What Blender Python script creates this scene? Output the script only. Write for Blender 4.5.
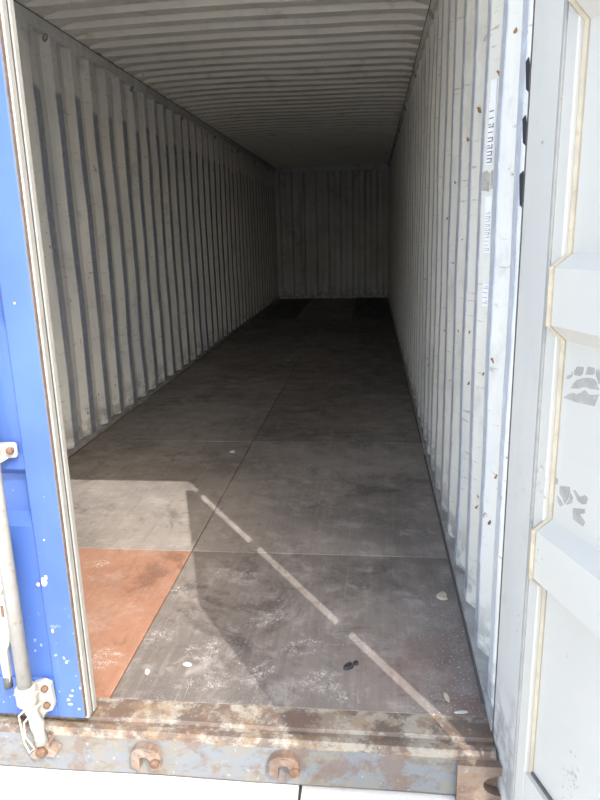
import bpy, bmesh, math, random
from mathutils import Vector, Matrix, noise as mnoise
random.seed(7)
sc = bpy.context.scene
for o in list(bpy.data.objects): bpy.data.objects.remove(o)
COL = sc.collection

# ------------------------------------------------------------------ camera
cam_d = bpy.data.cameras.new('camera'); cam = bpy.data.objects.new('camera', cam_d); COL.objects.link(cam)
cam_d.sensor_fit = 'VERTICAL'; cam_d.sensor_height = 36.0; cam_d.lens = 656.966 / 800 * 36.0
cam_d.clip_start = 0.02; cam_d.clip_end = 300
RM = [[0.9942704664, -0.1068728130, -0.0021074836],
      [0.1040185872, 0.9627987409, 0.2493967082],
      [-0.0246246452, -0.2481869988, 0.9683991122]]
cm = Matrix.Identity(4)
for r in range(3):
    cm[r][0] = RM[r][0]; cm[r][1] = RM[r][2]; cm[r][2] = -RM[r][1]
cm[0][3], cm[1][3], cm[2][3] = 1.97988, -1.69492, 1.40600
cam.matrix_world = cm
sc.camera = cam

# ------------------------------------------------------------------ sky, sun, exposure
SUN_H = (0.57, -0.82); SUN_TAN = 1.049
SUN_STRENGTH = 2.35
SKY_STRENGTH = .42
EXPOSURE = 1.35
w = bpy.data.worlds.new('sky'); sc.world = w; w.use_nodes = True
nt = w.node_tree; nt.nodes.clear()
sky = nt.nodes.new('ShaderNodeTexSky'); sky.sky_type = 'NISHITA'; sky.sun_disc = False
sky.sun_elevation = math.atan(SUN_TAN); sky.sun_rotation = math.radians(145.2)
sky.air_density = 1; sky.dust_density = 2.2; sky.ozone_density = 1
bg = nt.nodes.new('ShaderNodeBackground'); bg.inputs['Strength'].default_value = SKY_STRENGTH
out = nt.nodes.new('ShaderNodeOutputWorld')
tint = nt.nodes.new('ShaderNodeMix'); tint.data_type = 'RGBA'; tint.blend_type = 'MULTIPLY'; tint.inputs[0].default_value = 1.0
tint.inputs[7].default_value = (1.05, 1.0, .90, 1)      # the camera's white balance
nt.links.new(sky.outputs[0], tint.inputs[6]); nt.links.new(tint.outputs[2], bg.inputs[0]); nt.links.new(bg.outputs[0], out.inputs[0])
sd = bpy.data.lights.new('sun', 'SUN'); sd.energy = SUN_STRENGTH; sd.angle = math.radians(0.28); sd.color = (1.0, 0.97, 0.93)
sun = bpy.data.objects.new('sun', sd); COL.objects.link(sun)
hl = math.hypot(*SUN_H)
sv = Vector((SUN_H[0] / hl, SUN_H[1] / hl, SUN_TAN))
sun.rotation_euler = sv.to_track_quat('Z', 'Y').to_euler(); sun.location = (8, -10, 12)
vs = sc.view_settings; vs.view_transform = 'Standard'; vs.look = 'None'; vs.gamma = 1.0
vs.exposure = EXPOSURE; vs.use_curve_mapping = False
sc.cycles.max_bounces = 12; sc.cycles.diffuse_bounces = 8

# ------------------------------------------------------------------ node helper
class NT:
    def __init__(s, name, coords='Object'):
        s.m = bpy.data.materials.new(name); s.m.use_nodes = True
        s.t = s.m.node_tree; s.t.nodes.clear()
        s.out = s.n('ShaderNodeOutputMaterial'); s.b = s.n('ShaderNodeBsdfPrincipled')
        s.t.links.new(s.b.outputs[0], s.out.inputs[0])
        s.co = s.n('ShaderNodeTexCoord').outputs[coords]
    def n(s, ty, **k):
        x = s.t.nodes.new(ty)
        for a, v in k.items(): setattr(x, a, v)
        return x
    def put(s, sock, v):
        if isinstance(v, bpy.types.NodeSocket): s.t.links.new(v, sock)
        elif isinstance(v, (tuple, list)):
            if sock.type == 'RGBA': sock.default_value = tuple(v) + ((1,) if len(v) == 3 else ())
            else: sock.default_value = v
        else: sock.default_value = v
    def mapv(s, loc=(0, 0, 0), rot=(0, 0, 0), scale=(1, 1, 1), vec=None):
        x = s.n('ShaderNodeMapping', vector_type='TEXTURE' if False else 'POINT')
        s.put(x.inputs[0], vec or s.co); x.inputs[1].default_value = loc; x.inputs[2].default_value = rot; x.inputs[3].default_value = scale
        return x.outputs[0]
    def noise(s, scale, detail=3, rough=.55, vec=None, dist=0):
        x = s.n('ShaderNodeTexNoise'); s.put(x.inputs['Vector'], vec or s.co)
        x.inputs['Scale'].default_value = scale; x.inputs['Detail'].default_value = detail
        x.inputs['Roughness'].default_value = rough; x.inputs['Distortion'].default_value = dist
        return x.outputs[0]
    def vor(s, scale, feature='F1', vec=None, out=0):
        x = s.n('ShaderNodeTexVoronoi', feature=feature); s.put(x.inputs['Vector'], vec or s.co); x.inputs['Scale'].default_value = scale
        return x.outputs[out]
    def ramp(s, f, lo, hi, a=0., b=1.):
        x = s.n('ShaderNodeMapRange', interpolation_type='SMOOTHSTEP'); s.put(x.inputs[0], f)
        for i, v in enumerate((lo, hi, a, b)): x.inputs[i + 1].default_value = v
        return x.outputs[0]
    def math(s, op, a, b=0., c=None):
        x = s.n('ShaderNodeMath', operation=op); s.put(x.inputs[0], a); s.put(x.inputs[1], b)
        if c is not None: s.put(x.inputs[2], c)
        return x.outputs[0]
    def mul(s, a, b): return s.math('MULTIPLY', a, b)
    def mx(s, a, b): return s.math('MAXIMUM', a, b)
    def mix(s, f, a, b):
        x = s.n('ShaderNodeMix', data_type='RGBA'); s.put(x.inputs[0], f); s.put(x.inputs[6], a); s.put(x.inputs[7], b)
        return x.outputs[2]
    def xyz(s, vec=None):
        x = s.n('ShaderNodeSeparateXYZ'); s.put(x.inputs[0], vec or s.co); return x.outputs
    def spot(s, cx, cy, rx, ry, rot=0.):
        """soft ellipse (1 in the middle) round a point of the x/y plane"""
        v = s.mapv(loc=(-cx, -cy, 0)); v = s.mapv(rot=(0, 0, -rot), vec=v); v = s.mapv(scale=(1 / rx, 1 / ry, 0), vec=v)
        x = s.n('ShaderNodeVectorMath', operation='LENGTH'); s.put(x.inputs[0], v)
        return s.ramp(x.outputs['Value'], .55, 1.05, 1., 0.)
    def bump(s, h, strength=.2, dist=.01):
        x = s.n('ShaderNodeBump'); s.put(x.inputs['Height'], h); x.inputs['Strength'].default_value = strength; x.inputs['Distance'].default_value = dist
        s.t.links.new(x.outputs[0], s.b.inputs['Normal'])
    def done(s, col, rough=.6, metal=0., spec=None):
        s.put(s.b.inputs['Base Color'], col); s.put(s.b.inputs['Roughness'], rough); s.put(s.b.inputs['Metallic'], metal)
        if spec is not None: s.b.inputs['Specular IOR Level'].default_value = spec
        return s.m

RUST = (.10, .055, .035); RUST2 = (.16, .095, .055)

def paint_wall(name, base, alt, grime, grime_amt=.55, rust=.70, scuff=True, rub=None, rub_top=2.3, rub_amt=.9):
    t = NT(name)
    c = t.mix(t.ramp(t.noise(1.3, 4), .35, .7), base, alt)
    streak = t.noise(1, 5, .6, t.mapv(scale=(7, 7, .5)))
    c = t.mix(t.mul(t.ramp(streak, .5, .75), grime_amt), c, grime)
    blot = t.noise(4.0, 6, .65)
    c = t.mix(t.mul(t.ramp(blot, .56, .72), .45), c, (grime[0] * .7, grime[1] * .68, grime[2] * .62))
    if scuff:
        sv1 = t.noise(1, 4, .6, t.mapv(rot=(.9, 0, 0), scale=(16, 5, 60)))
        c = t.mix(t.mul(t.ramp(sv1, .635, .71), .6), c, (.31, .215, .125))
        sv2 = t.noise(1, 5, .65, t.mapv(rot=(-.7, 0, 0), scale=(14, 7, 42)))
        c = t.mix(t.mul(t.ramp(sv2, .62, .70), .5), c, (.36, .31, .25))
        sm2 = t.noise(3.2, 7, .72, t.mapv(loc=(4, 2, 7), scale=(1, 1, .6)))
        c = t.mix(t.mul(t.ramp(sm2, .50, .68), .42), c, tuple(x * .62 for x in alt))
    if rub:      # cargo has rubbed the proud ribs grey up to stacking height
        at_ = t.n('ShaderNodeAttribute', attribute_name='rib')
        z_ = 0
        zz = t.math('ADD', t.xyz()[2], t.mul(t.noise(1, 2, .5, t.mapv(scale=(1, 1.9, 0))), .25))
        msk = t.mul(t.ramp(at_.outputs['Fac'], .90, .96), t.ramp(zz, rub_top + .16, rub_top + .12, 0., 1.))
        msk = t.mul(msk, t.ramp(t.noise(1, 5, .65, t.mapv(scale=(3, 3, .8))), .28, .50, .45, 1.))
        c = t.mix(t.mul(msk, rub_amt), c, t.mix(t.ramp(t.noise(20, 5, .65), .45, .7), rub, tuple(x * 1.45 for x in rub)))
    r = t.noise(9, 7, .68)
    c = t.mix(t.mul(t.ramp(r, rust - .02, rust + .04), .85), c, (.21, .125, .07))
    r2 = t.noise(30, 3, .6, t.mapv(scale=(1, 1, .45)))
    c = t.mix(t.mul(t.ramp(r2, .70, .74), .9), c, (.19, .115, .07))
    z = t.xyz()[2]
    low = t.mul(t.ramp(z, .02, .30, 1., 0.), t.ramp(t.noise(12, 5, .65), .42, .6))
    c = t.mix(t.mul(low, .7), c, (.19, .18, .18))
    t.bump(t.noise(14, 5, .6), .10, .008)
    return t.done(c, .58)

M = {}
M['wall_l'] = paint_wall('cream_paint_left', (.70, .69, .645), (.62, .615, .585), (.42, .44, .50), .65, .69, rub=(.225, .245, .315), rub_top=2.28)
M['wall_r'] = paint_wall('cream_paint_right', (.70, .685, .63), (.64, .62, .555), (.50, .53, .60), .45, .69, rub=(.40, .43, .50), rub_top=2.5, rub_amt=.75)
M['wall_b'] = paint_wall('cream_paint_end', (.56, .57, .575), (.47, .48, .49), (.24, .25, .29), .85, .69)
M['roof'] = paint_wall('cream_paint_roof', (.77, .74, .66), (.70, .67, .595), (.50, .48, .44), .35, .72, False)
M['post'] = paint_wall('white_paint_post', (.52, .505, .465), (.48, .47, .44), (.42, .425, .43), .5, .71, False)

def floor_mat(name, base, dark, pale, scuffs=1., prints=True):
    t = NT(name)
    big = t.noise(1.1, 4, .6)
    c = t.mix(t.ramp(big, .35, .68), base, dark)
    grain = t.noise(1, 5, .6, t.mapv(scale=(48, 2.2, 1)))
    c = t.mix(t.mul(t.ramp(grain, .5, .8), .22), c, pale)
    c = t.mix(t.mul(t.ramp(grain, .5, .28), .22), c, (dark[0] * .6, dark[1] * .6, dark[2] * .6))
    fine = t.noise(9, 8, .72, dist=.3)
    c = t.mix(t.ramp(fine, .52, .72, 0., .5), c, pale)
    c = t.mix(t.ramp(fine, .46, .30, 0., .55), c, (dark[0] * .55, dark[1] * .55, dark[2] * .55))
    blot = t.noise(3.4, 5, .7, dist=.6)
    c = t.mix(t.mul(t.ramp(blot, .54, .72), .55), c, (dark[0] * .62, dark[1] * .62, dark[2] * .64))
    haze = t.noise(5.5, 9, .78, t.mapv(loc=(1.7, 3.1, 0)), dist=.4)
    c = t.mix(t.mul(t.ramp(haze, .50, .68), .34 * scuffs), c, (.42, .40, .38))
    stn = t.noise(2.0, 6, .7, t.mapv(loc=(6.2, 1.4, 0)), dist=.8)
    c = t.mix(t.mul(t.ramp(stn, .56, .66), .6), c, (dark[0] * .5, dark[1] * .5, dark[2] * .52))
    # pale scratches at several angles and dried splashes
    s1 = t.noise(1, 3, .6, t.mapv(rot=(0, 0, .5), scale=(130, 4, 1)))
    s2 = t.noise(1, 3, .6, t.mapv(rot=(0, 0, -.35), scale=(150, 5, 1)))
    c = t.mix(t.mul(t.ramp(t.mx(s1, s2), .64, .74), .45 * scuffs), c, pale)
    patch = t.ramp(t.noise(2.2, 4, .6), .48, .62)
    sp = t.ramp(t.noise(75, 5, .7), .56, .68)
    c = t.mix(t.mul(t.mul(sp, patch), .55 * scuffs), c, (.40, .39, .38))
    sp2 = t.ramp(t.noise(160, 2, .5), .72, .76)
    c = t.mix(t.mul(sp2, .6 * scuffs), c, (.55, .53, .50))
    if prints:
        pr = None
        for (x, y, a, b, r) in ((1.222, .335, .075, .065, .3), (1.40, .265, .075, .07, .6), (1.46, .10, .085, .06, .2), (1.20, .64, .05, .05, 0),
                                (1.07, .19, .08, .07, .4), (1.826, .13, .085, .075, .5), (1.905, .055, .06, .045, .2), (1.45, .77, .08, .08, .2),
                                (1.59, .47, .09, .07, .8), (1.75, .30, .10, .06, .3), (1.62, .16, .08, .05, .9), (.78, .84, .08, .04, 0.), (1.35, .80, .1, .05, 0)):
            q = t.spot(x, y, a, b, r); pr = q if pr is None else t.mx(pr, q)
        cells = t.ramp(t.vor(85, 'DISTANCE_TO_EDGE', t.mapv(rot=(0, 0, .5), scale=(1, .8, 0))), .05, .13)
        brk = t.ramp(t.noise(22, 7, .78), .45, .62)
        c = t.mix(t.mul(t.mul(t.mul(pr, cells), brk), .6), c, (.50, .48, .45))
        # crumbs of paint swept against the right wall
        x_ = t.xyz()
        edge = t.mul(t.ramp(x_[0], 2.02, 2.30), t.ramp(x_[1], .95, .2))
        cr = t.ramp(t.noise(120, 3, .6), .60, .66)
        c = t.mix(t.mul(t.mul(edge, cr), .8), c, (.52, .50, .48))
        rs = t.mul(t.mul(t.ramp(x_[0], 1.85, 2.25), t.ramp(x_[1], .65, .15)), t.ramp(t.noise(5, 4), .35, .6))
        c = t.mix(t.mul(rs, .5), c, (.13, .06, .045))
    x2 = t.xyz()
    dust = t.mul(t.ramp(x2[0], .16, .04), t.ramp(t.noise(2.5, 5, .6), .40, .60))
    c = t.mix(t.mul(dust, .6), c, (.22, .185, .15))
    t.bump(t.math('ADD', t.mul(grain, .6), t.noise(60, 4, .6)), .25, .003)
    return t.done(c, t.ramp(t.noise(6, 4), .3, .7, .45, .75), spec=.35)

M['ply'] = floor_mat('floor_ply_worn', (.195, .170, .152), (.100, .086, .078), (.36, .325, .29))
M['ply2'] = floor_mat('floor_ply_brown', (.25, .222, .200), (.135, .118, .107), (.38, .345, .305), prints=False)
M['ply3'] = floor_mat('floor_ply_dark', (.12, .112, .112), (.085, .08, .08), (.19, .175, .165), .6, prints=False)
M['ply4'] = floor_mat('floor_ply_pale', (.30, .26, .23), (.22, .19, .17), (.38, .34, .30), .6, prints=False)
M['ply_red'] = floor_mat('floor_ply_red', (.29, .16, .108), (.245, .125, .082), (.35, .24, .18), .7)

def steel(name, base, chips, rustc, amt=.5):
    t = NT(name)
    v = t.mapv(scale=(1, 1, 1.6))
    n1 = t.noise(9, 7, .72, v); n2 = t.noise(16, 7, .74, v); n3 = t.noise(38, 4, .65)
    c = t.mix(t.ramp(n1, .44, .56), base, chips)
    c = t.mix(t.mul(t.ramp(n2, .50, .60), amt), c, rustc)
    c = t.mix(t.mul(t.ramp(t.noise(7, 5, .65, t.mapv(loc=(3, 1, 2))), .52, .60), .9 * amt), c, RUST)
    c = t.mix(t.mul(t.ramp(n3, .63, .70), .5), c, (.30, .285, .26))
    t.bump(t.math('ADD', n2, t.mul(n3, .5)), .5, .006)
    return t.done(c, .62)
M['sill_face'] = steel('sill_worn_blue_grey', (.135, .128, .112), (.12, .130, .145), (.10, .085, .068), .6)
M['sill_plate'] = steel('sill_rusted_cream', (.22, .20, .165), (.085, .064, .052), (.17,.11,.06), .6)
M['casting'] = steel('rusted_casting', (.12, .075, .05), (.15, .115, .09), RUST2, .5)
M['keeper'] = steel('rusted_keeper', (.19, .145, .115), (.12, .085, .065), RUST2, .5)

def simple(name, col, rough=.5, metal=0., var=.12, scale=18, dirt=None, amt=.5, bump=.08):
    t = NT(name)
    c = t.mix(t.ramp(t.noise(scale, 5, .6), .35, .7), col, tuple(x * (1 - var) for x in col))
    if dirt: c = t.mix(t.mul(t.ramp(t.noise(scale * 2.3, 5, .65), .56, .66), amt), c, dirt)
    t.bump(t.noise(scale * 4, 4), bump, .003)
    return t.done(c, rough, metal)

def blue_paint():
    t = NT('blue_door_paint')
    c = t.mix(t.ramp(t.noise(2.5, 4), .35, .7), (.029, .068, .225), (.043, .092, .262))
    c = t.mix(t.mul(t.ramp(t.noise(1, 5, .6, t.mapv(scale=(16, 16, 1.2))), .52, .75), .35), c, (.07, .125, .31))
    c = t.mix(t.ramp(t.noise(24, 3, .6), .735, .75), c, (.42, .43, .45))
    z = t.xyz()[2]
    spl = t.mul(t.ramp(z, .02, .45, 1, 0), t.ramp(t.noise(44, 2, .5), .67, .70))
    c = t.mix(t.mul(spl, .9), c, (.36, .40, .45))
    c = t.mix(t.mul(t.ramp(t.noise(40, 3, .6, t.mapv(loc=(5, 3, 1))), .70, .74), .8), c, (.10, .07, .07))
    t.bump(t.noise(30, 4), .06, .003)
    return t.done(c, .45)
M['blue'] = blue_paint()
M['white_metal'] = simple('white_painted_steel', (.26, .255, .238), .5, 0, .12, 22, (.17, .13, .09), .55)
M['rusty'] = simple('rust', (.115, .062, .038), .8, 0, .35, 60, (.19, .12, .07), .6, .3)
M['edge_rust'] = simple('rusty_brown_edge', (.115, .085, .068), .75, 0, .3, 40, (.20, .18, .155), .5, .2)
M['gasket'] = simple('pale_rubber_gasket', (.26, .255, .238), .55, 0, .12, 25, (.18, .16, .13), .4)
M['rubber_dark'] = simple('dark_rubber', (.05, .05, .055), .6)
M['door_in'] = None
def door_inner():
    t = NT('white_door_paint')
    c = t.mix(t.ramp(t.noise(2, 4), .35, .7), (.415, .40, .365), (.39, .375, .345))
    c = t.mix(t.mul(t.ramp(t.noise(1, 5, .6, t.mapv(scale=(5, 5, 1))), .55, .8), .25), c, (.40, .395, .38))
    c = t.mix(t.ramp(t.noise(17, 5, .65), .715, .75), c, (.36, .30, .24))
    t.bump(t.noise(12, 4), .06, .006)
    return t.done(c, .5)
M['door_in'] = door_inner()
M['caulk'] = simple('tan_sealant', (.36, .315, .235), .7, 0, .2, 14, (.24, .19, .14), .4)
M['ridge_paint'] = None
M['stencil'] = simple('grey_stencil', (.285, .27, .245), .75, 0, .2, 30, (.37, .355, .33), .5)
M['sticker'] = simple('white_sticker', (.80, .80, .82), .45, 0, .05, 20)
M['residue'] = simple('sticker_residue', (.42, .40, .355), .8, 0, .25, 40, (.55, .53, .48), .7)
M['ink'] = simple('grey_ink', (.17, .16, .16), .6)
M['ink_pale'] = simple('faded_ink', (.42, .42, .43), .6)
M['black'] = simple('black_scrape', (.022, .022, .028), .6, 0, .2, 40)
M['flake'] = simple('rust_flake', (.30, .145, .065), .8, 0, .3, 50, (.42, .30, .19), .6, .2)
M['flange'] = simple('grimy_flange', (.36, .35, .335), .75, 0, .35, 9, (.16, .13, .11), .7)
M['grime'] = simple('dark_seam_and_shade', (.10, .09, .085), .85, 0, .3, 30)  # dirt in the seams, also the painted gap shade below the sill
M['chip'] = simple('pale_chip', (.42, .37, .28), .8, 0, .2, 40)
M['paper'] = simple('white_scrap', (.42, .415, .40), .8, 0, .12, 40)
M['wire'] = simple('tan_wire', (.48, .42, .32), .6)
def concrete():
    t = NT('pale_concrete', 'Object')
    c = t.mix(t.ramp(t.noise(1.5, 5), .35, .7), (.58, .57, .55), (.53, .525, .505))
    c = t.mix(t.mul(t.ramp(t.noise(60, 4, .7), .52, .7), .5), c, (.40, .39, .375))
    c = t.mix(t.mul(t.ramp(t.noise(6, 6, .7), .58, .7), .4), c, (.42, .41, .40))
    t.bump(t.noise(90, 4), .3, .004)
    return t.done(c, .85)
M['concrete'] = concrete()

# ------------------------------------------------------------------ object helpers
def link(name, me, m, parent=None, smooth=False):
    o = bpy.data.objects.new(name, me); COL.objects.link(o)
    if m is not None: me.materials.append(m)
    if parent is not None: o.parent = parent
    if smooth:
        for p in me.polygons: p.use_smooth = True
    return o
def pyd(name, v, f, m, parent=None, smooth=False):
    me = bpy.data.meshes.new(name); me.from_pydata([tuple(x) for x in v], [], f); me.update()
    return link(name, me, m, parent, smooth)
def bmo(name, bm, m, parent=None, smooth=False, fix=True):
    if fix: bmesh.ops.recalc_face_normals(bm, faces=bm.faces)
    me = bpy.data.meshes.new(name); bm.to_mesh(me); bm.free()
    return link(name, me, m, parent, smooth)
def empty(name, loc=(0, 0, 0)):
    o = bpy.data.objects.new(name, None); COL.objects.link(o); o.location = loc; o.empty_display_size = .1; return o
def tag(o, label, cat=None, group=None, kind=None):
    o['label'] = label
    if cat: o['category'] = cat
    if group: o['group'] = group
    if kind: o['kind'] = kind
    return o
def box(bm, a, b, bev=0., mat=None):
    r = bmesh.ops.create_cube(bm, size=1.0); vs_ = r['verts']
    c = [(a[i] + b[i]) / 2 for i in range(3)]; s = [abs(b[i] - a[i]) for i in range(3)]
    for v in vs_: v.co = Vector([c[i] + v.co[i] * s[i] for i in range(3)])
    if bev > 0:
        es = list({e for v in vs_ for e in v.link_edges})
        g = bmesh.ops.bevel(bm, geom=es, offset=bev, segments=2, affect='EDGES', profile=.5)
        vs_ = list({v for f in g['faces'] for v in f.verts} | {v for v in vs_ if v.is_valid})
    if mat is not None: bmesh.ops.transform(bm, matrix=mat, verts=[v for v in vs_ if v.is_valid])
    return bm
def B(a, b, bev=0.): return box(bmesh.new(), a, b, bev)
def tube(bm, pts, rad, seg=10, cap=True):
    pts = [Vector(p) for p in pts]; rings = []
    rads = rad if isinstance(rad, (list, tuple)) else [rad] * len(pts)
    for i, p in enumerate(pts):
        d = (pts[min(i + 1, len(pts) - 1)] - pts[max(i - 1, 0)]).normalized()
        u = d.orthogonal().normalized() if i == 0 else (u - d * u.dot(d)).normalized()
        v = d.cross(u)
        rings.append([bm.verts.new(p + (u * math.cos(k * 2 * math.pi / seg) + v * math.sin(k * 2 * math.pi / seg)) * rads[i]) for k in range(seg)])
    for i in range(len(rings) - 1):
        for k in range(seg):
            bm.faces.new((rings[i][k], rings[i][(k + 1) % seg], rings[i + 1][(k + 1) % seg], rings[i + 1][k]))
    if cap: bm.faces.new(rings[0][::-1]); bm.faces.new(rings[-1])
    return bm
def T(pts, rad, seg=10): return tube(bmesh.new(), pts, rad, seg)
def prism(bm, poly, fn0, fn1):
    """extrude a 2-D polygon between two placement functions"""
    a = [bm.verts.new(fn0(*p)) for p in poly]; b = [bm.verts.new(fn1(*p)) for p in poly]; n = len(poly)
    bm.faces.new(a[::-1]); bm.faces.new(b)
    for i in range(n): bm.faces.new((a[i], a[(i + 1) % n], b[(i + 1) % n], b[i]))
    return bm
def bevel_all(bm, off, seg=2):
    bmesh.ops.recalc_face_normals(bm, faces=bm.faces)
    es = [e for e in bm.edges if len(e.link_faces) == 2 and e.calc_face_angle(0) > .5]
    bmesh.ops.bevel(bm, geom=es, offset=off, segments=seg, affect='EDGES', profile=.5)
    return bm

W = 2.33; L = 12.62; H = 2.69; ZG = -.172

# ------------------------------------------------------------------ ground
gr = bmo('ground', B((-40, -40, -.40), (40, 40, -.23)), M['concrete'])
tag(gr, 'pale sunlit concrete yard under and around the container', 'ground', kind='structure')
for (x0, x1, y0, y1) in ((-6, 1.772, -7, 2.0), (1.782, 9, -7, 2.0), (-40, 40, -40, -7.01), (-40, -6.01, -7, 40), (9.01, 40, -7, 40), (-6, 9, 2.01, 40)):
    bmo('concrete_slab', B((x0, y0, -.23), (x1, y1, ZG), .004), M['concrete'], gr)

# ------------------------------------------------------------------ floor
fl = bmo('floor', B((-.04, 0.0, -.10), (W + .04, L, -.030)), M['grime'])
tag(fl, 'worn dark plywood floor of the shipping container', 'floor', kind='structure')
XM = 1.166
def sheet(x0, x1, y0, y1, m, lab=None):
    g = .0025
    o = bmo('plywood_sheet', B((x0 + g, y0 + g, -.030), (x1 - g, y1 - g, random.uniform(-.0012, 0)), .002), M[m], fl)
    if lab: o['label'] = lab
    return o
sheet(0, XM, 0, .985, 'ply_red', 'red-brown plywood sheet just inside the doors')
sheet(XM, W, 0, .985, 'ply')
for i, (y0, y1) in enumerate(((.985, 2.6), (2.6, 5.1), (5.1, 7.35), (7.35, 9.13))):
    sheet(0, XM, y0, y1, 'ply2'); sheet(XM, W, y0, y1, 'ply' if i else 'ply2')
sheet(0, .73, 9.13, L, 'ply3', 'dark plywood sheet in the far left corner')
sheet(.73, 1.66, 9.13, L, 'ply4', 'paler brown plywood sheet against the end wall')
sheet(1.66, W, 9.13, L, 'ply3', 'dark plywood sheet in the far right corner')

# ------------------------------------------------------------------ corrugated walls
DEP = .038
def profile(first, P, flat, slope, y0, y1):
    """(y, depth) pairs, depth 0 on the inner flats and DEP on the outer ones"""
    pts = []; k = math.floor((y0 - first) / P) - 1
    while True:
        s = first + k * P
        if s - slope > y1: break
        pts += [(s - slope, 1), (s, 0), (s + flat, 0), (s + flat + slope, 1)]; k += 1
    o = []
    def at(y):
        for (a, d), (b, e) in zip(pts, pts[1:]):
            if a <= y <= b: return d + (e - d) * (y - a) / (b - a) if b > a else d
        return 1
    o = [(y0, at(y0))] + [p for p in pts if y0 < p[0] < y1] + [(y1, at(y1))]
    return o
def sidewall(name, x, sgn, prof, m, z0, z1, seed):
    zs = [z0 + (z1 - z0) * i / 22 for i in range(23)]; v = []; f = []
    for j, z in enumerate(zs):
        for (y, d) in prof:
            n1 = mnoise.noise(Vector((seed, y * .8, z * .9))) * .011 + mnoise.noise(Vector((seed + 9, y * 2.7, z * 2.2))) * .006
            n2 = mnoise.noise(Vector((seed + 4, y * 3.1, z * 1.6))) * .008
            v.append((x - sgn * (DEP * d + .008 + n1 * (1 if 0 < j < 22 else .3)), y + n2, z))
    n = len(prof)
    for j in range(len(zs) - 1):
        for i in range(n - 1):
            q = (j * n + i, j * n + i + 1, (j + 1) * n + i + 1, (j + 1) * n + i)
            f.append(q if sgn < 0 else q[::-1])
    o = pyd(name, v, f, m)
    at_ = o.data.attributes.new('rib', 'FLOAT', 'POINT')
    for i in range(len(v)): at_.data[i].value = 1.0 - prof[i % n][1]
    sm = o.modifiers.new('thickness', 'SOLIDIFY'); sm.thickness = .004; sm.offset = 1
    return o
profL = profile(2.356, .2875, .076, .068, -.02, L + .02)
profR = profile(.022, .285, .066, .070, -.045, L + .02)
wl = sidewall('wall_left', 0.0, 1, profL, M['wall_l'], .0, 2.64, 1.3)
tag(wl, 'left wall of vertically corrugated cream steel, grey with grime', 'wall', kind='structure')
wr = sidewall('wall_right', W - .0, -1, profR, M['wall_r'], .0, 2.64, 6.1)
tag(wr, 'right wall of vertically corrugated cream steel with rust scuffs', 'wall', kind='structure')
# end wall
pb = []
x = -.02
P = .2545
k0 = 0
v = []; prof = [(-.07, 0), (.06, 0)]
x = .06
while x < W - .12:
    prof += [(x + .030, 1), (x + .127, 1), (x + .157, 0), (x + .2545, 0)]; x += .2545
prof = [p for p in prof if p[0] < W - .03] + [(W + .07, 0)]
zs = [-.05 + 2.70 * i / 20 for i in range(21)]; f = []
for j, z in enumerate(zs):
    for (px, d) in prof:
        n1 = mnoise.noise(Vector((px * 1.2, 33, z * .9))) * .016 + mnoise.noise(Vector((px * 3, 13, z * 2.5))) * .008
        v.append((px, L - .012 + .068 * d + n1, z))
n = len(prof)
for j in range(20):
    for i in range(n - 1): f.append((j * n + i, j * n + i + 1, (j + 1) * n + i + 1, (j + 1) * n + i))
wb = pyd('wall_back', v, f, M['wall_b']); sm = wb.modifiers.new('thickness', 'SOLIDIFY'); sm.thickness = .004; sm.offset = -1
tag(wb, 'far end wall of dim corrugated steel panels', 'wall', kind='structure')
# roof
pr = [(-.10, 0)]; y = -.02; PR = .2245
while y < L:
    pr += [(y, 0), (y + .030, 1), (y + .105, 1), (y + .133, 0)]; y += PR
pr += [(L + .06, 0)]
v = []; f = []; xs = [-.05 + (W + .10) * i / 16 for i in range(17)]
for (yy, d) in pr:
    for xx in xs:
        u = (xx - W / 2) / (W / 2)
        cam_ = .022 * (1 - u * u)
        nn = mnoise.noise(Vector((xx * 1.1, yy * .55, 5.))) * .010 + mnoise.noise(Vector((xx * 2.2, yy * 2.0, 9.))) * .004
        e = min(1, max(0, (1.02 - abs(u)) / .10))
        v.append((xx, yy, H + .004 + cam_ + e * (d * .030 + nn)))
n = len(xs)
for j in range(len(pr) - 1):
    for i in range(n - 1): f.append((j * n + i, (j + 1) * n + i, (j + 1) * n + i + 1, j * n + i + 1))
ce = pyd('ceiling', v, f, M['roof']); sm = ce.modifiers.new('thickness', 'SOLIDIFY'); sm.thickness = .003; sm.offset = -1
tag(ce, 'corrugated steel roof with ribs running across the container', 'ceiling', kind='structure')

# rails, posts and trim
tl = bmo('trim_1', B((-.06, -.05, 2.618), (.004, L + .02, H + .02), .004), M['wall_l']); tag(tl, 'flat top side rail above the left corrugated wall', 'rail', kind='structure')
bmo('rust_seam', B((.0035, 0, H - .002), (.007, L, H + .003)), M['edge_rust'], tl)
tr = bmo('trim_2', B((W - .004, -.05, 2.618), (W + .06, L + .02, H + .02), .004), M['wall_r']); tag(tr, 'flat top side rail above the right corrugated wall', 'rail', kind='structure')
bmo('rust_seam', B((W - .007, 0, H - .002), (W - .0035, L, H + .003)), M['edge_rust'], tr)
te = bmo('trim_3', B((-.07, L - .03, 2.605), (W + .07, L + .08, H + .06), .004), M['wall_b']); tag(te, 'pale top rail over the far end wall', 'rail', kind='structure')
bl_ = bmo('baseboard_left', B((-.05, 0, -.03), (.003, L, .030), .003), M['flange']); tag(bl_, 'low steel flange along the foot of the left wall', 'flange', kind='structure')
br_ = bmo('baseboard_right', B((W - .003, -.045, -.03), (W + .05, L, .028), .003), M['flange']); tag(br_, 'low steel flange along the foot of the right wall', 'flange', kind='structure')
bb_ = bmo('baseboard_back', B((0, L - .02, -.03), (W, L + .05, .045), .003), M['wall_b']); tag(bb_, 'low steel flange along the foot of the end wall', 'flange', kind='structure')
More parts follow.
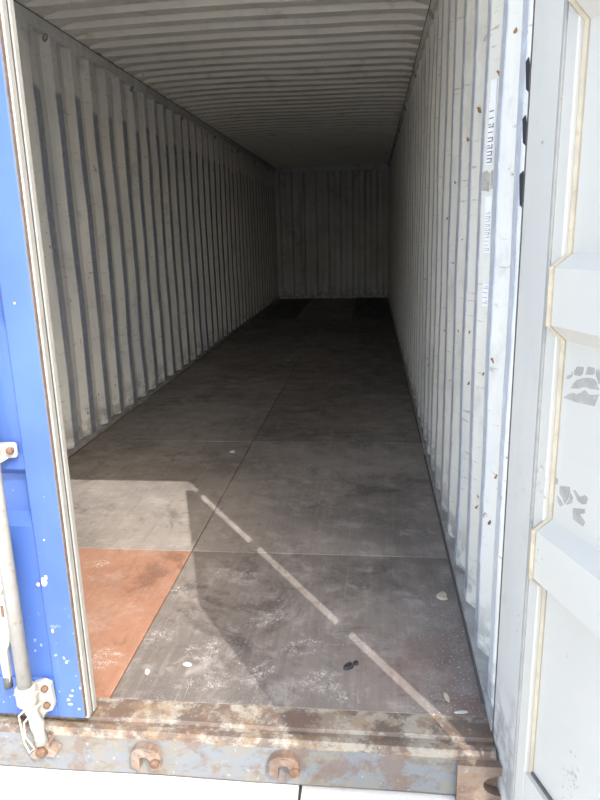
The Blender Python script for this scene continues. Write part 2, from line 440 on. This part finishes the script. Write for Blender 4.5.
for yy in (1.4, 3.9, 6.2, 8.9): bmo('dirt_seam', B((.003, yy, -.001), (.009, yy + 2.2, .004)), M['grime'], bl_)
for yy in (.05, 2.6, 5.2, 7.9): bmo('dirt_seam', B((W - .012, yy, -.001), (W - .003, yy + 2.3, .005)), M['grime'], br_)
for px in (.0, W - .075):
    bmo('corner_strip', B((px + .002, L - .03, .04), (px + .073, L + .01, 2.61), .004), M['wall_b'], wb)

def ring(x, y, z, sgn, par):
    pts = [(x + sgn * (.012 + .010 * math.sin(a)), y + .022 * math.cos(a), z + .018 * math.sin(a)) for a in [i * 2 * math.pi / 16 for i in range(16)]]
    pts.append(pts[0])
    o = bmo('lashing_ring', T(pts, .0055, 6), M['white_metal'], par, True)
    return o
for k in range(7):
    ring(0.0, 2.53 + 1.5 * k, 2.585, 1, wl)
    ring(W, 2.53 + 1.5 * k, 2.585, -1, wr)
ring(0, 1.03, 2.585, 1, wl); ring(W, 1.03, 2.585, -1, wr)

# right corner post
poly = [(2.332, -.055), (2.343, -.15), (2.3515, -.224), (2.455, -.224), (2.455, .06), (2.378, .06), (2.372, -.05)]
bm = prism(bmesh.new(), poly, lambda a, b: (a, b, -.168), lambda a, b: (a, b, 2.70)); bevel_all(bm, .004)
pR = bmo('trim_4', bm, M['post']); tag(pR, 'white steel corner post between the right wall and the open door', 'post', kind='structure')
bmo('seam_bead', B((2.331, -.0565, -.02), (2.336, -.049, 2.6)), M['grime'], pR)
# the rusted bottom corner casting, with an oval opening in its front face
bm = bmesh.new()
N_ = 16; cx, cz = 2.345, -.098
outer = []; inner = []
x0, x1, z0, z1 = 2.222, 2.455, -.170, -.036
for i in range(N_):
    a = 2 * math.pi * i / N_; ca, sa = math.cos(a), math.sin(a)
    sx = max(abs(ca) / .5, abs(sa) / .5)
    outer.append(((x0 + x1) / 2 + ca / sx * (x1 - x0), (z0 + z1) / 2 + sa / sx * (z1 - z0)))
    inner.append((cx + .052 * ca, cz + .034 * sa))
o0 = [bm.verts.new((a, -.150, b)) for a, b in outer]; i0 = [bm.verts.new((a, -.150, b)) for a, b in inner]
i1 = [bm.verts.new((a, -.118, b)) for a, b in inner]; o1 = [bm.verts.new((a, -.02, b)) for a, b in outer]
for i in range(N_):
    j = (i + 1) % N_
    bm.faces.new((o0[i], o0[j], i0[j], i0[i])); bm.faces.new((i0[i], i0[j], i1[j], i1[i])); bm.faces.new((o0[j], o0[i], o1[i], o1[j]))
bm.faces.new(i1); bm.faces.new(o1[::-1])
cst = bmo('corner_casting', bm, M['casting'], pR); cst['label'] = 'rusted brown corner casting with an oval hole'
# left corner post, header
bm = prism(bmesh.new(), [(-.12, -.13), (-.01, -.13), (-.002, -.045), (-.04, .05), (-.12, .05)], lambda a, b: (a, b, -.165), lambda a, b: (a, b, 2.70)); bevel_all(bm, .004)
pL = bmo('trim_5', bm, M['blue']); tag(pL, 'blue steel corner post at the left of the doorway', 'post', kind='structure')
bm = prism(bmesh.new(), [(-.15, 2.535), (-.06, 2.535), (.0, 2.60), (.03, 2.72), (-.15, 2.74)], lambda a, b: (-.12, a, b), lambda a, b: (W + .125, a, b)); bevel_all(bm, .004)
hd = bmo('trim_6', bm, M['blue']); tag(hd, 'steel door header across the top of the doorway', 'header', kind='structure')

# ------------------------------------------------------------------ sill
prf = [(0.0, -.0015), (-.008, -.003), (-.070, -.011), (-.076, -.020), (-.094, -.022), (-.099, -.012), (-.117, -.014), (-.126, -.022), (-.128, -.034)]
prf2 = [(-.128, -.034), (-.130, -.10), (-.130, -.153), (-.02, -.153), (-.02, -.034)]
def strip_mesh(name, pts, xa, xb, m, par=None, nseg=40):
    v = []; f = []; n = len(pts)
    for i in range(nseg + 1):
        xx = xa + (xb - xa) * i / nseg
        for (py, pz) in pts:
            nn = mnoise.noise(Vector((xx * 4, py * 20, pz * 20))) * .002
            v.append((xx, py + nn, pz + nn))
    for i in range(nseg):
        for j in range(n - 1): f.append((i * n + j, i * n + j + 1, (i + 1) * n + j + 1, (i + 1) * n + j))
    return pyd(name, v, f, m, par)
sill = empty('trim_7', (0, -.07, -.16)); tag(sill, 'rusted steel door sill along the bottom of the doorway', 'sill', kind='structure')
def inpar(o, root):
    o.parent = root; o.matrix_parent_inverse = Matrix.Translation(-root.location); return o
inpar(strip_mesh('threshold_plate', prf, -.01, W, M['sill_plate']), sill)['label'] = 'rust-stained cream threshold plate'
inpar(strip_mesh('sill_face', prf2, -.01, 2.25, M['sill_face']), sill)['label'] = 'scraped blue-grey front face of the sill'
inpar(strip_mesh('sill_gap_shade', [(-.118, -.152), (-.118, -.1695), (-.03, -.1695)], -.01, 2.25, M['grime']), sill)  # dark strip: shade of the gap under the sill, put into the colour
def keeper(x, sc_=1.0):
    bm = bmesh.new()
    y0 = -.129
    # an arched bracket of two lugs joined at the top
    n = 10; outer = []; inner = []
    for i in range(n + 1):
        a = math.pi * i / n
        outer.append((x + .045 * math.cos(a), -.073 + .036 * math.sin(a)))
        inner.append((x + .015 * math.cos(a), -.078 + .012 * math.sin(a)))
    poly = [(x + .045, -.112)] + outer + [(x - .045, -.112), (x - .016, -.116)] + inner[::-1] + [(x + .016, -.116)]
    prism(bm, poly, lambda a, b: (a, y0 + .004, b), lambda a, b: (a, y0 - .034 + .010 * ((a - x) / .045) ** 2, b))
    bevel_all(bm, .004)
    k = inpar(bmo('cam_keeper', bm, M['keeper']), sill)
    bm = bmesh.new(); tube(bm, [(x + .030, y0 - .020, -.085), (x + .030, y0 - .036, -.085), (x + .030, y0 - .040, -.085)], [.015, .014, .008], 10)
    b = bmo('rusted_knob', bm, M['rusty'], k, True)
    return k
for kx in (1.325, 1.735, .36): keeper(kx)

# ------------------------------------------------------------------ left door (closed)
RID = [(.666, .776), (1.216, 1.327), (1.789, 1.900), (2.28, 2.36)]
def zprof(z0, z1):
    o = [(z0, 0)]
    for a, b in RID:
        if b + .03 < z1: o += [(a - .032, 0), (a, 1), (b, 1), (b + .026, 0)]
    return o + [(z1, 0)]
d1 = empty('door_1', (.56, -.10, .02)); tag(d1, 'closed blue container door with white lock rod, left of the opening', 'door', kind='structure')
P1 = lambda o: inpar(o, d1)
X1 = 1.139
P1(bmo('frame_stile', B((1.056, -.120, .022), (X1, -.072, 2.52), .004), M['blue']))
P1(bmo('frame_stile', B((.005, -.120, .022), (.09, -.072, 2.52), .004), M['blue']))
P1(bmo('frame_rail', B((.09, -.118, .022), (1.056, -.072, .150), .004), M['blue']))
P1(bmo('frame_rail', B((.09, -.118, 2.42), (1.056, -.072, 2.52), .004), M['blue']))
zp = zprof(.150, 2.42); v = []; f = []
for (z, d) in zp: v += [(.088, -.110 + .036 * d, z), (1.058, -.110 + .036 * d, z)]
for i in range(len(zp) - 1): f.append((2 * i, 2 * i + 1, 2 * i + 3, 2 * i + 2))
pan = P1(pyd('panel', v, f, M['blue'])); sm = pan.modifiers.new('thickness', 'SOLIDIFY'); sm.thickness = .004; sm.offset = -1
P1(bmo('weld_bead', T([(1.056, -.1105 + .036 * d, z) for z, d in zp], .0022, 5), M['edge_rust']))
P1(bmo('rusty_edge', B((X1 - .004, -.1185, .024), (X1 + .0015, -.106, 2.515)), M['edge_rust']))
g = P1(bmo('gasket', B((X1 - .02, -.106, .010), (X1 + .006, -.052, 2.53), .004), M['gasket']))
g['label'] = 'pale rubber gasket along the free edge'
bmo('gasket_groove', B((X1 + .0045, -.084, .012), (X1 + .0068, -.079, 2.52)), M['rubber_dark'], g).parent = g
g2 = B((X1 - .005, -.075, .008), (X1 + .0085, -.050, 2.53), .004)
inpar(bmo('gasket_lip', g2, M['gasket']), d1)
bmo('gasket_bottom', B((.01, -.1, .006), (X1, -.055, .026), .004), M['rubber_dark'])
P1(bpy.data.objects['gasket_bottom'])
g.children[0].matrix_parent_inverse = Matrix.Identity(4)
def rod(x, tip):
    yr = -.158
    r = P1(bmo('lock_rod', T([(x, yr, .135), (x, yr, .9), (x, yr, 2.45)], .0205, 16), M['white_metal'], None, True))
    def sub(nm, bm, m, sm=False):
        o = bmo(nm, bm, m, r, sm); return o
    # guide bracket: plate bolted to the stile with a strap round the rod
    for z in (.860, 1.55, 2.2):
        bm = bmesh.new()
        prism(bm, [(x - .03, z - .028), (x + .010, z - .032), (x + .030, z - .020), (x + .052, z - .018), (x + .056, z - .012), (x + .056, z + .018), (x + .050, z + .024), (x + .010, z + .023), (x - .03, z + .022)],
              lambda a, b: (a, -.120, b), lambda a, b: (a, -.128 - (.056 if a < x + .005 else .03 if a < x + .02 else .0), b))
        bevel_all(bm, .002); sub('guide_bracket', bm, M['white_metal'])
        sub('bolt', T([(x + .040, -.124, z + .003), (x + .040, -.137, z + .003), (x + .040, -.141, z + .003)], [.010, .0095, .005], 10), M['rusty'], True)
    # lower bearing with its bolt plate
    bm = bmesh.new()
    prism(bm, [(x + .012, .150), (x + .045, .160), (x + .066, .150), (x + .070, .080), (x + .062, .060), (x + .040, .052), (x + .030, .030), (x + .005, .030), (x + .000, .070)],
          lambda a, b: (a, -.121, b), lambda a, b: (a, -.140, b)); bevel_all(bm, .003)
    sub('bearing_plate', bm, M['white_metal'])
    for bz in (.138, .082): sub('bolt', T([(x + .050, -.136, bz), (x + .050, -.149, bz), (x + .050, -.152, bz)], [.0105, .010, .005], 10), M['rusty'], True)
    sub('bearing_collar', T([(x, yr, .098), (x, yr, .104), (x, yr, .150), (x, yr, .156)], [.027, .030, .030, .026], 16), M['white_metal'], True)
    # cam: stem, waist and claw hooked in its keeper
    sub('cam_stem', T([(x + .002, yr, .10), (x + .012, yr, .06), (x + .020, yr, .030), (x + .022, yr, .0), (x + .028, yr, -.035)], [.022, .016, .022, .016, .021], 14), M['white_metal'], True)
    bm = bmesh.new(); c0, c1 = x + .030, -.058
    poly = []
    for i, (a, rr) in enumerate(((80, .030), (45, .034), (20, .022), (-10, .045), (-35, .040), (-60, .022), (-95, .026), (-130, .046), (-155, .048), (-180, .026), (150, .036), (115, .030))):
        poly.append((c0 + rr * math.cos(math.radians(a)), c1 + rr * math.sin(math.radians(a))))
    prism(bm, poly, lambda a, b: (a, -.130, b), lambda a, b: (a, -.168, b)); bevel_all(bm, .003)
    sub('cam_claw', bm, M['keeper'])
    sub('claw_bolt', T([(c0, -.165, c1), (c0, -.180, c1), (c0, -.184, c1)], [.018, .016, .008], 10), M['rusty'], True)
    return r
r1 = rod(.990, None); rod(.36, None)
# handle hanging beside the rod
hb = bmesh.new()
prism(hb, [(.905, .60), (.975, .60), (.978, .475), (.968, .455), (.905, .455)], lambda a, b: (a, -.140, b), lambda a, b: (a, -.176, b)); bevel_all(hb, .004)
hnd = P1(bmo('handle_hub', hb, M['white_metal'])); 
hb = bmesh.new()
prism(hb, [(.940, .47), (.972, .47), (.976, .345), (.968, .305), (.955, .270), (.951, .170), (.931, .166), (.929, .28), (.936, .33)], lambda a, b: (a, -.150, b), lambda a, b: (a, -.166, b)); bevel_all(hb, .003)
P1(bmo('handle_lever', hb, M['white_metal']))
P1(bmo('handle_grip', T([(.940, -.158, .185), (.940, -.158, .150)], .0125, 10), M['rubber_dark'], None, True))
P1(bmo('rust_patch', B((.9575, -.1672, .385), (.9655, -.1655, .420), .0005), M['rusty']))
P1(bmo('seal_wire', T([(1.022, -.150, .135), (1.0, -.185, .10), (.966, -.172, .065), (.974, -.180, .02), (.968, -.168, -.03), (.985, -.175, -.06), (1.0, -.172, -.045), (.980, -.178, .0), (.985, -.182, .05), (1.03, -.155, .10)], .003, 6), M['wire'], None, True))
for (x, z, a, b) in ((1.068, .470, .010, .016), (1.076, .485, .005, .009), (1.05, .462, .006, .006), (1.075, .315, .004, .007), (1.105, .10, .007, .004), (1.095, .085, .006, .005), (1.10, .07, .008, .004), (1.125, .055, .005, .004), (1.112, .118, .004, .004), (1.085, .60, .003, .003), (1.09, 1.25, .003, .003)):
    pts = [(x + a * math.cos(t) * random.uniform(.7, 1.1), z + b * math.sin(t) * random.uniform(.7, 1.1)) for t in [i * math.pi / 4 for i in range(8)]]
    P1(bmo('paint_chip', prism(bmesh.new(), pts, lambda p, q: (p, -.1195, q), lambda p, q: (p, -.1208, q)), M['paper']))

# ------------------------------------------------------------------ right door (swung open)
A18 = math.radians(18)
d2 = empty('door_2', (2.332, -.313, .02)); tag(d2, 'open white container door seen from inside, at the right edge', 'door', kind='structure')
# local frame: x along the leaf away from the hinge, y towards the inner face, z up
D = Vector((math.sin(A18), -math.cos(A18), 0)); Nn = Vector((-math.cos(A18), -math.sin(A18), 0))
d2.rotation_euler = (0, 0, math.atan2(D.y, D.x))
# local +y = rot90(D) = (-D.y, D.x) = (cos, sin) -> outer side; inner side is local -y
Z0 = .02
def P2(o): o.parent = d2; return o
SP = .045; WD = 1.21; ZT = 2.565
hz = lambda z: z - Z0
P2(bmo('frame_stile', B((0, 0, hz(.022)), (SP, .040, hz(ZT)), .003), M['door_in']))
P2(bmo('frame_stile', B((WD - .09, 0, hz(.022)), (WD, .040, hz(ZT)), .003), M['door_in']))
P2(bmo('frame_rail', B((SP, 0, hz(.022)), (WD - .09, .040, hz(.146)), .003), M['door_in']))
P2(bmo('frame_rail', B((SP, 0, hz(2.42)), (WD - .09, .040, hz(ZT)), .003), M['door_in']))
zp = zprof(.146, 2.42); v = []; f = []
for (z, d) in zp: v += [(SP - .001, .018 - .036 * d, hz(z)), (WD - .089, .018 - .036 * d, hz(z))]
for i in range(len(zp) - 1): f.append((2 * i, 2 * i + 1, 2 * i + 3, 2 * i + 2))
pn = P2(pyd('panel', v, f, M['door_in'])); sm = pn.modifiers.new('thickness', 'SOLIDIFY'); sm.thickness = .004; sm.offset = -1
for a, b in RID:      # closed ends of the raised ribs
    bm = prism(bmesh.new(), [(.018, a - .032), (-.018, a), (-.018, b), (.018, b + .026)], lambda p, q: (SP - .003, p, hz(q)), lambda p, q: (SP + .002, p, hz(q)))
    P2(bmo('rib_end', bm, M['door_in']))
cb = P2(bmo('sealant_bead', T([(SP + .001, .0165 - .036 * d, hz(z)) for z, d in zp], .0075, 6), M['caulk'])); cb['label'] = 'tan sealant bead round the panel'
P2(bmo('bottom_seam', B((SP, .012, hz(.144)), (WD - .09, .019, hz(.153))), M['grime']))
P2(bmo('gasket', B((.0, -.005, hz(.022)), (.010, .004, hz(ZT)), .002), M['gasket']))
def loc2(x, y, z):
    p = Vector((x - 2.332, y + .313, 0)); return (p.dot(D), -p.dot(Nn), hz(z))
for z in (.13, .925, 1.735, 2.50):
    bm = prism(bmesh.new(), [(2.370, -.330), (2.372, -.298), (2.405, -.222), (2.428, -.222), (2.394, -.325), (2.42, -.42), (2.40, -.42)], lambda a, b: loc2(a, b, z - .028), lambda a, b: loc2(a, b, z + .028))
    bevel_all(bm, .002, 1)
    hg = P2(bmo('hinge', bm, M['white_metal']))
    bmo('hinge_pin', T([loc2(2.424, -.243, z - .06), loc2(2.424, -.243, z + .06)], .011, 10), M['rusty'], hg, True)
# stencilled marks left on the panel (flat paint), coordinates (along the leaf, height)
def decal(name, polys, m, off=-.0006, lab=None, base=.018):
    bm = bmesh.new()
    for pl in polys: prism(bm, pl, lambda p, q: (p, base + .0005, hz(q)), lambda p, q: (p, base + off, hz(q)))
    o = P2(bmo(name, bm, m))
    if lab: o['label'] = lab
    return o
E1 = [[(0.0847, 1.1279), (0.0944, 1.1397), (0.1145, 1.1422), (0.1132, 1.1287), (0.1046, 1.1226), (0.0872, 1.1214)], [(0.1262, 1.1458), (0.1455, 1.1467), (0.1483, 1.1368), (0.1429, 1.1329), (0.1208, 1.1293)], [(0.15, 1.1457), (0.1726, 1.1483), (0.1758, 1.1247), (0.1608, 1.1195), (0.1568, 1.1281), (0.1518, 1.1328)], [(0.0795, 1.0925), (0.0848, 1.1028), (0.0963, 1.1133), (0.1142, 1.121), (0.132, 1.1252), (0.1468, 1.126), (0.1564, 1.1205), (0.162, 1.1112), (0.1666, 1.1094), (0.1552, 1.1078), (0.1378, 1.1048), (0.1286, 1.1056), (0.1165, 1.1035), (0.1047, 1.0982), (0.0922, 1.0954)], [(0.0575, 1.0682), (0.0729, 1.0797), (0.0871, 1.0851), (0.1, 1.0851), (0.1118, 1.0919), (0.1233, 1.0995), (0.1332, 1.094), (0.1451, 1.0948), (0.1649, 1.1005), (0.1552, 1.0756), (0.1329, 1.0733), (0.1052, 1.0697), (0.0793, 1.0689)], [(0.0616, 1.1079), (0.0649, 1.1157), (0.0776, 1.1204), (0.0784, 1.1266), (0.0817, 1.1262), (0.0813, 1.1171), (0.0707, 1.1098)]]
E2 = [[(0.0527, 0.8963), (0.0618, 0.893), (0.0602, 0.8826), (0.0512, 0.8792)], [(0.0688, 0.8824), (0.102, 0.8931), (0.1048, 0.8825), (0.0988, 0.8657), (0.0903, 0.8512), (0.0801, 0.8603), (0.0695, 0.8658)], [(0.061, 0.8592), (0.0759, 0.8541), (0.0859, 0.8472), (0.0756, 0.8397), (0.0663, 0.8457)], [(0.1068, 0.882), (0.1145, 0.8743), (0.1127, 0.8627), (0.0938, 0.8505), (0.1023, 0.865)], [(0.113, 0.8909), (0.1207, 0.8931), (0.136, 0.8852), (0.1506, 0.8953), (0.1604, 0.8922), (0.1572, 0.8792), (0.1453, 0.8734), (0.131, 0.8746)], [(0.1166, 0.8535), (0.1543, 0.8675), (0.1561, 0.8593), (0.1407, 0.8501), (0.1585, 0.8409), (0.1536, 0.8302), (0.1369, 0.8299), (0.1208, 0.8314)]]
for pl in E1: decal('stencil_mark', [pl], M['stencil'])
for pl in E2: decal('stencil_mark', [pl], M['stencil'])
rng = random.Random(3)
def specks(name, cx, cz, rx, rz, n, base, m, smin=.002, smax=.006):
    pls = []
    for i in range(n):
        a, b = rng.gauss(cx, rx), rng.gauss(cz, rz); s = rng.uniform(smin, smax)
        pls.append([(a + s * rng.uniform(.6, 1.2) * math.cos(t), b + s * rng.uniform(.5, 1.1) * math.sin(t)) for t in (0, 1.1, 2.2, 3.3, 4.4, 5.4)])
    return decal(name, pls, m, base=base)
o = specks('scraped_paint', .024, .885, .012, .022, 22, 0.0, M['residue'], .002, .006); o['kind'] = 'stuff'
o = specks('scraped_paint', .19, .255, .018, .035, 34, .018, M['residue'], .002, .006); o['kind'] = 'stuff'
o = specks('scraped_paint', .075, .735, .015, .012, 6, -.018, M['residue'], .003, .007); o['kind'] = 'stuff'

# ------------------------------------------------------------------ marks on the right wall
def wall_pt(slope_i, u, z, lift=.0016):
    """a point on the door-facing slope before rib slope_i; u 0 at the valley, 1 at the rib"""
    y1_ = .022 + .285 * slope_i; y0_ = y1_ - .070
    dz = 2.64 / 22; j = min(21, int(z / dz)); f_ = z / dz - j
    def vert(y, d, jj):
        zz = jj * dz
        n1 = mnoise.noise(Vector((6.1, y * .8, zz * .9))) * .011 + mnoise.noise(Vector((15.1, y * 2.7, zz * 2.2))) * .006
        n2 = mnoise.noise(Vector((10.1, y * 3.1, zz * 1.6))) * .008
        return Vector((W + (DEP * d + .008 + n1 * (1 if 0 < jj < 22 else .3)), y + n2, zz))
    a = vert(y0_, 1, j).lerp(vert(y0_, 1, j + 1), f_); b = vert(y1_, 0, j).lerp(vert(y1_, 0, j + 1), f_)
    e = vert(.022 + .285 * slope_i + .066, 0, j).lerp(vert(.022 + .285 * slope_i + .066, 0, j + 1), f_)
    n = Vector((-.070, -DEP, 0)).normalized()
    if u <= 1: return a.lerp(b, u) + n * lift
    return b.lerp(e, u - 1) + Vector((-lift, 0, 0))
def wall_poly(name, slope_i, polys, m, lift=.003, th=.0015, parent=None):
    bm = bmesh.new()
    for pl in polys: prism(bm, pl, lambda a, b: wall_pt(slope_i, a, b, lift - th), lambda a, b: wall_pt(slope_i, a, b, lift))
    return bmo(name, bm, m, parent)
def sticker(z0, z1, u0, u1, lab, marks, mat='sticker', ink='ink'):
    r = rng
    n = 10
    lft = [(u0 + r.uniform(0, .04), z0 + (z1 - z0) * i / n) for i in range(n + 1)]
    rgt = [(u1 - r.uniform(0, .04), z0 + (z1 - z0) * i / n) for i in range(n + 1)]
    bm = bmesh.new()
    for i in range(n):
        prism(bm, [lft[i], rgt[i], rgt[i + 1], lft[i + 1]], lambda a, b: wall_pt(2, a, b, .0025), lambda a, b: wall_pt(2, a, b, .004))
    bmesh.ops.remove_doubles(bm, verts=bm.verts, dist=1e-5)
    o = bmo('sticker', bm, M[mat]); tag(o, lab, 'sticker', 'stickers on the right wall')
    if marks:
        l = wall_poly('lettering', 2, marks, M[ink], lift=.0046, th=.0006, parent=o)
    return o
def glyphs(z0, z1, n, u0, u1):
    pls = []; h = (z1 - z0) / n
    for i in range(n):
        za = z0 + i * h
        k = rng.choice((0, 1, 2, 3))
        hb_ = h * .16
        bars = [(0, 1, .1), (0, 1, .62)] if k == 0 else [(0, 1, .3), (0, .45, .65)] if k == 1 else [(0, 1, .15), (.5, 1, .5)] if k == 2 else [(.1, 1, .4)]
        for (a, b, c) in bars:
            pls.append([(u0 + (u1 - u0) * a, za + h * c), (u0 + (u1 - u0) * b, za + h * c), (u0 + (u1 - u0) * b, za + h * c + hb_), (u0 + (u1 - u0) * a, za + h * c + hb_)])
        if k in (0, 2):
            pls.append([(u0, za + h * .1), (u0 + .06, za + h * .1), (u0 + .06, za + h * .75), (u0, za + h * .75)])
    return pls
sticker(1.595, 1.845, .30, .72, 'tall white paper sticker with dark printed letters, topmost on the right wall', glyphs(1.60, 1.765, 8, .36, .68))
sticker(1.325, 1.500, .22, .66, 'faded white sticker with pale lettering, middle one on the right wall', glyphs(1.33, 1.455, 10, .28, .60), ink='ink_pale')
sticker(1.150, 1.225, .18, .60, 'small torn white sticker, lowest on the right wall', glyphs(1.155, 1.22, 4, .24, .56), ink='ink_pale')
rp = wall_poly('sticker_residue', 2, [[(.25, 1.525), (.40, 1.52), (.42, 1.575), (.27, 1.58)], [(.46, 1.515), (.95, 1.52), (.97, 1.575), (.70, 1.58), (.48, 1.57)]], M['residue'], .0022, .0012)
rp.parent = wr
for (z, hh, a, b) in ((1.742, .040, .66, .98), (1.622, .036, .66, .98), (1.488, .046, .62, .98)):
    pl = [(a + .06, z - hh), (b - .08, z - hh * .7), (b - .04, z), (b, z + hh * .8), (a + .2, z + hh), (a + .10, z + hh * .3), (a, z - hh * .5)]
    q = wall_poly('black_scrape', 0, [pl], M['black'], .0022, .0012); q.parent = wr
# rust flakes and bare spots
for (i, z, u, s) in ((1, 1.905, .5, 1.), (2, 1.86, .3, .9), (3, 1.80, .55, 1.6), (4, 1.74, .5, 1.3), (3, 1.87, .2, .7), (5, 1.60, .6, .9), (4, 1.36, .6, .7), (3, 1.02, .6, .8), (2, .92, .35, .8), (3, .82, .5, .8), (1, .50, .5, .9), (2, .43, .5, .8), (4, .98, .7, .6), (1, 1.02, .8, .7), (5, 1.25, .5, .6), (6, 1.45, .5, .8), (6, .9, .5, .6), (2, 1.18, .5, .6), (5, .7, .6, .6), (1, .66, .3, .9), (0, .72, .6, .8), (0, 1.0, .6, .8)):
    pl = []
    ang = rng.uniform(-.6, .6)
    for t in range(7):
        a = t * 2 * math.pi / 7; rr = rng.uniform(.25, 1.25) * s
        px, pz = .15 * rr * math.cos(a), .0085 * rr * math.sin(a)
        pl.append((min(.98, max(.02, u + px)), z + pz + px * ang * .14))
    q = wall_poly('rust_flake', i, [pl], M['flake'] if rng.random() < .7 else M['edge_rust'], .0022, .0012); q.parent = wr

# ------------------------------------------------------------------ litter on the floor
def scrap(name, x, y, rx, ry, h, m, lab, cat, rot=0., n=9, group=None):
    bm = bmesh.new(); pl = []
    for i in range(n):
        a = 2 * math.pi * i / n; r_ = rng.uniform(.78, 1.12)
        px, py = rx * r_ * math.cos(a), ry * r_ * math.sin(a)
        pl.append((px * math.cos(rot) - py * math.sin(rot), px * math.sin(rot) + py * math.cos(rot)))
    prism(bm, pl, lambda a, b: (a, b, 0), lambda a, b: (a * .86, b * .86, h + .15 * h * math.sin(90 * a)))
    o = bmo(name, bm, m); o.location = (x, y, .0004); tag(o, lab, cat, group)
    return o
scrap('wood_chip', 2.261, .66, .026, .030, .008, M['chip'], 'pale tan wood chip on the floor close to the right wall', 'wood chip')
b = scrap('black_lump', 1.907, .20, .020, .012, .012, M['black'], 'small black lump on the dark floor near the sill', 'debris', .6)
scrap('black_crumb', 1.932, .222, .010, .009, .008, M['black'], 'tiny black crumb beside the black lump near the sill', 'debris')
scrap('paper_scrap', 1.366, .178, .019, .012, .002, M['paper'], 'white paper scrap on the sunlit floor beside the door shadow', 'scrap', -.2)
scrap('paper_scrap', 1.243, .132, .009, .017, .002, M['paper'], 'narrow white scrap right beside the red plywood sheet', 'scrap', .3)
scrap('paint_flake', 2.216, .078, .008, .024, .002, M['chip'], 'narrow cream paint flake near the right end of the sill', 'flake', .2)
scrap('paint_flake', 2.252, .016, .024, .007, .002, M['paper'], 'white paint flake on the floor edge at the sill, right corner', 'flake', .1)
scrap('paper_scrap', 1.068, 2.37, .022, .016, .010, M['paper'], 'tiny white scrap alone in the middle of the shaded floor', 'scrap', .4)
scrap('paper_scrap', 1.05, 5.55, .020, .016, .008, M['paper'], 'tiny pale scrap far down the dark floor', 'scrap', .4)
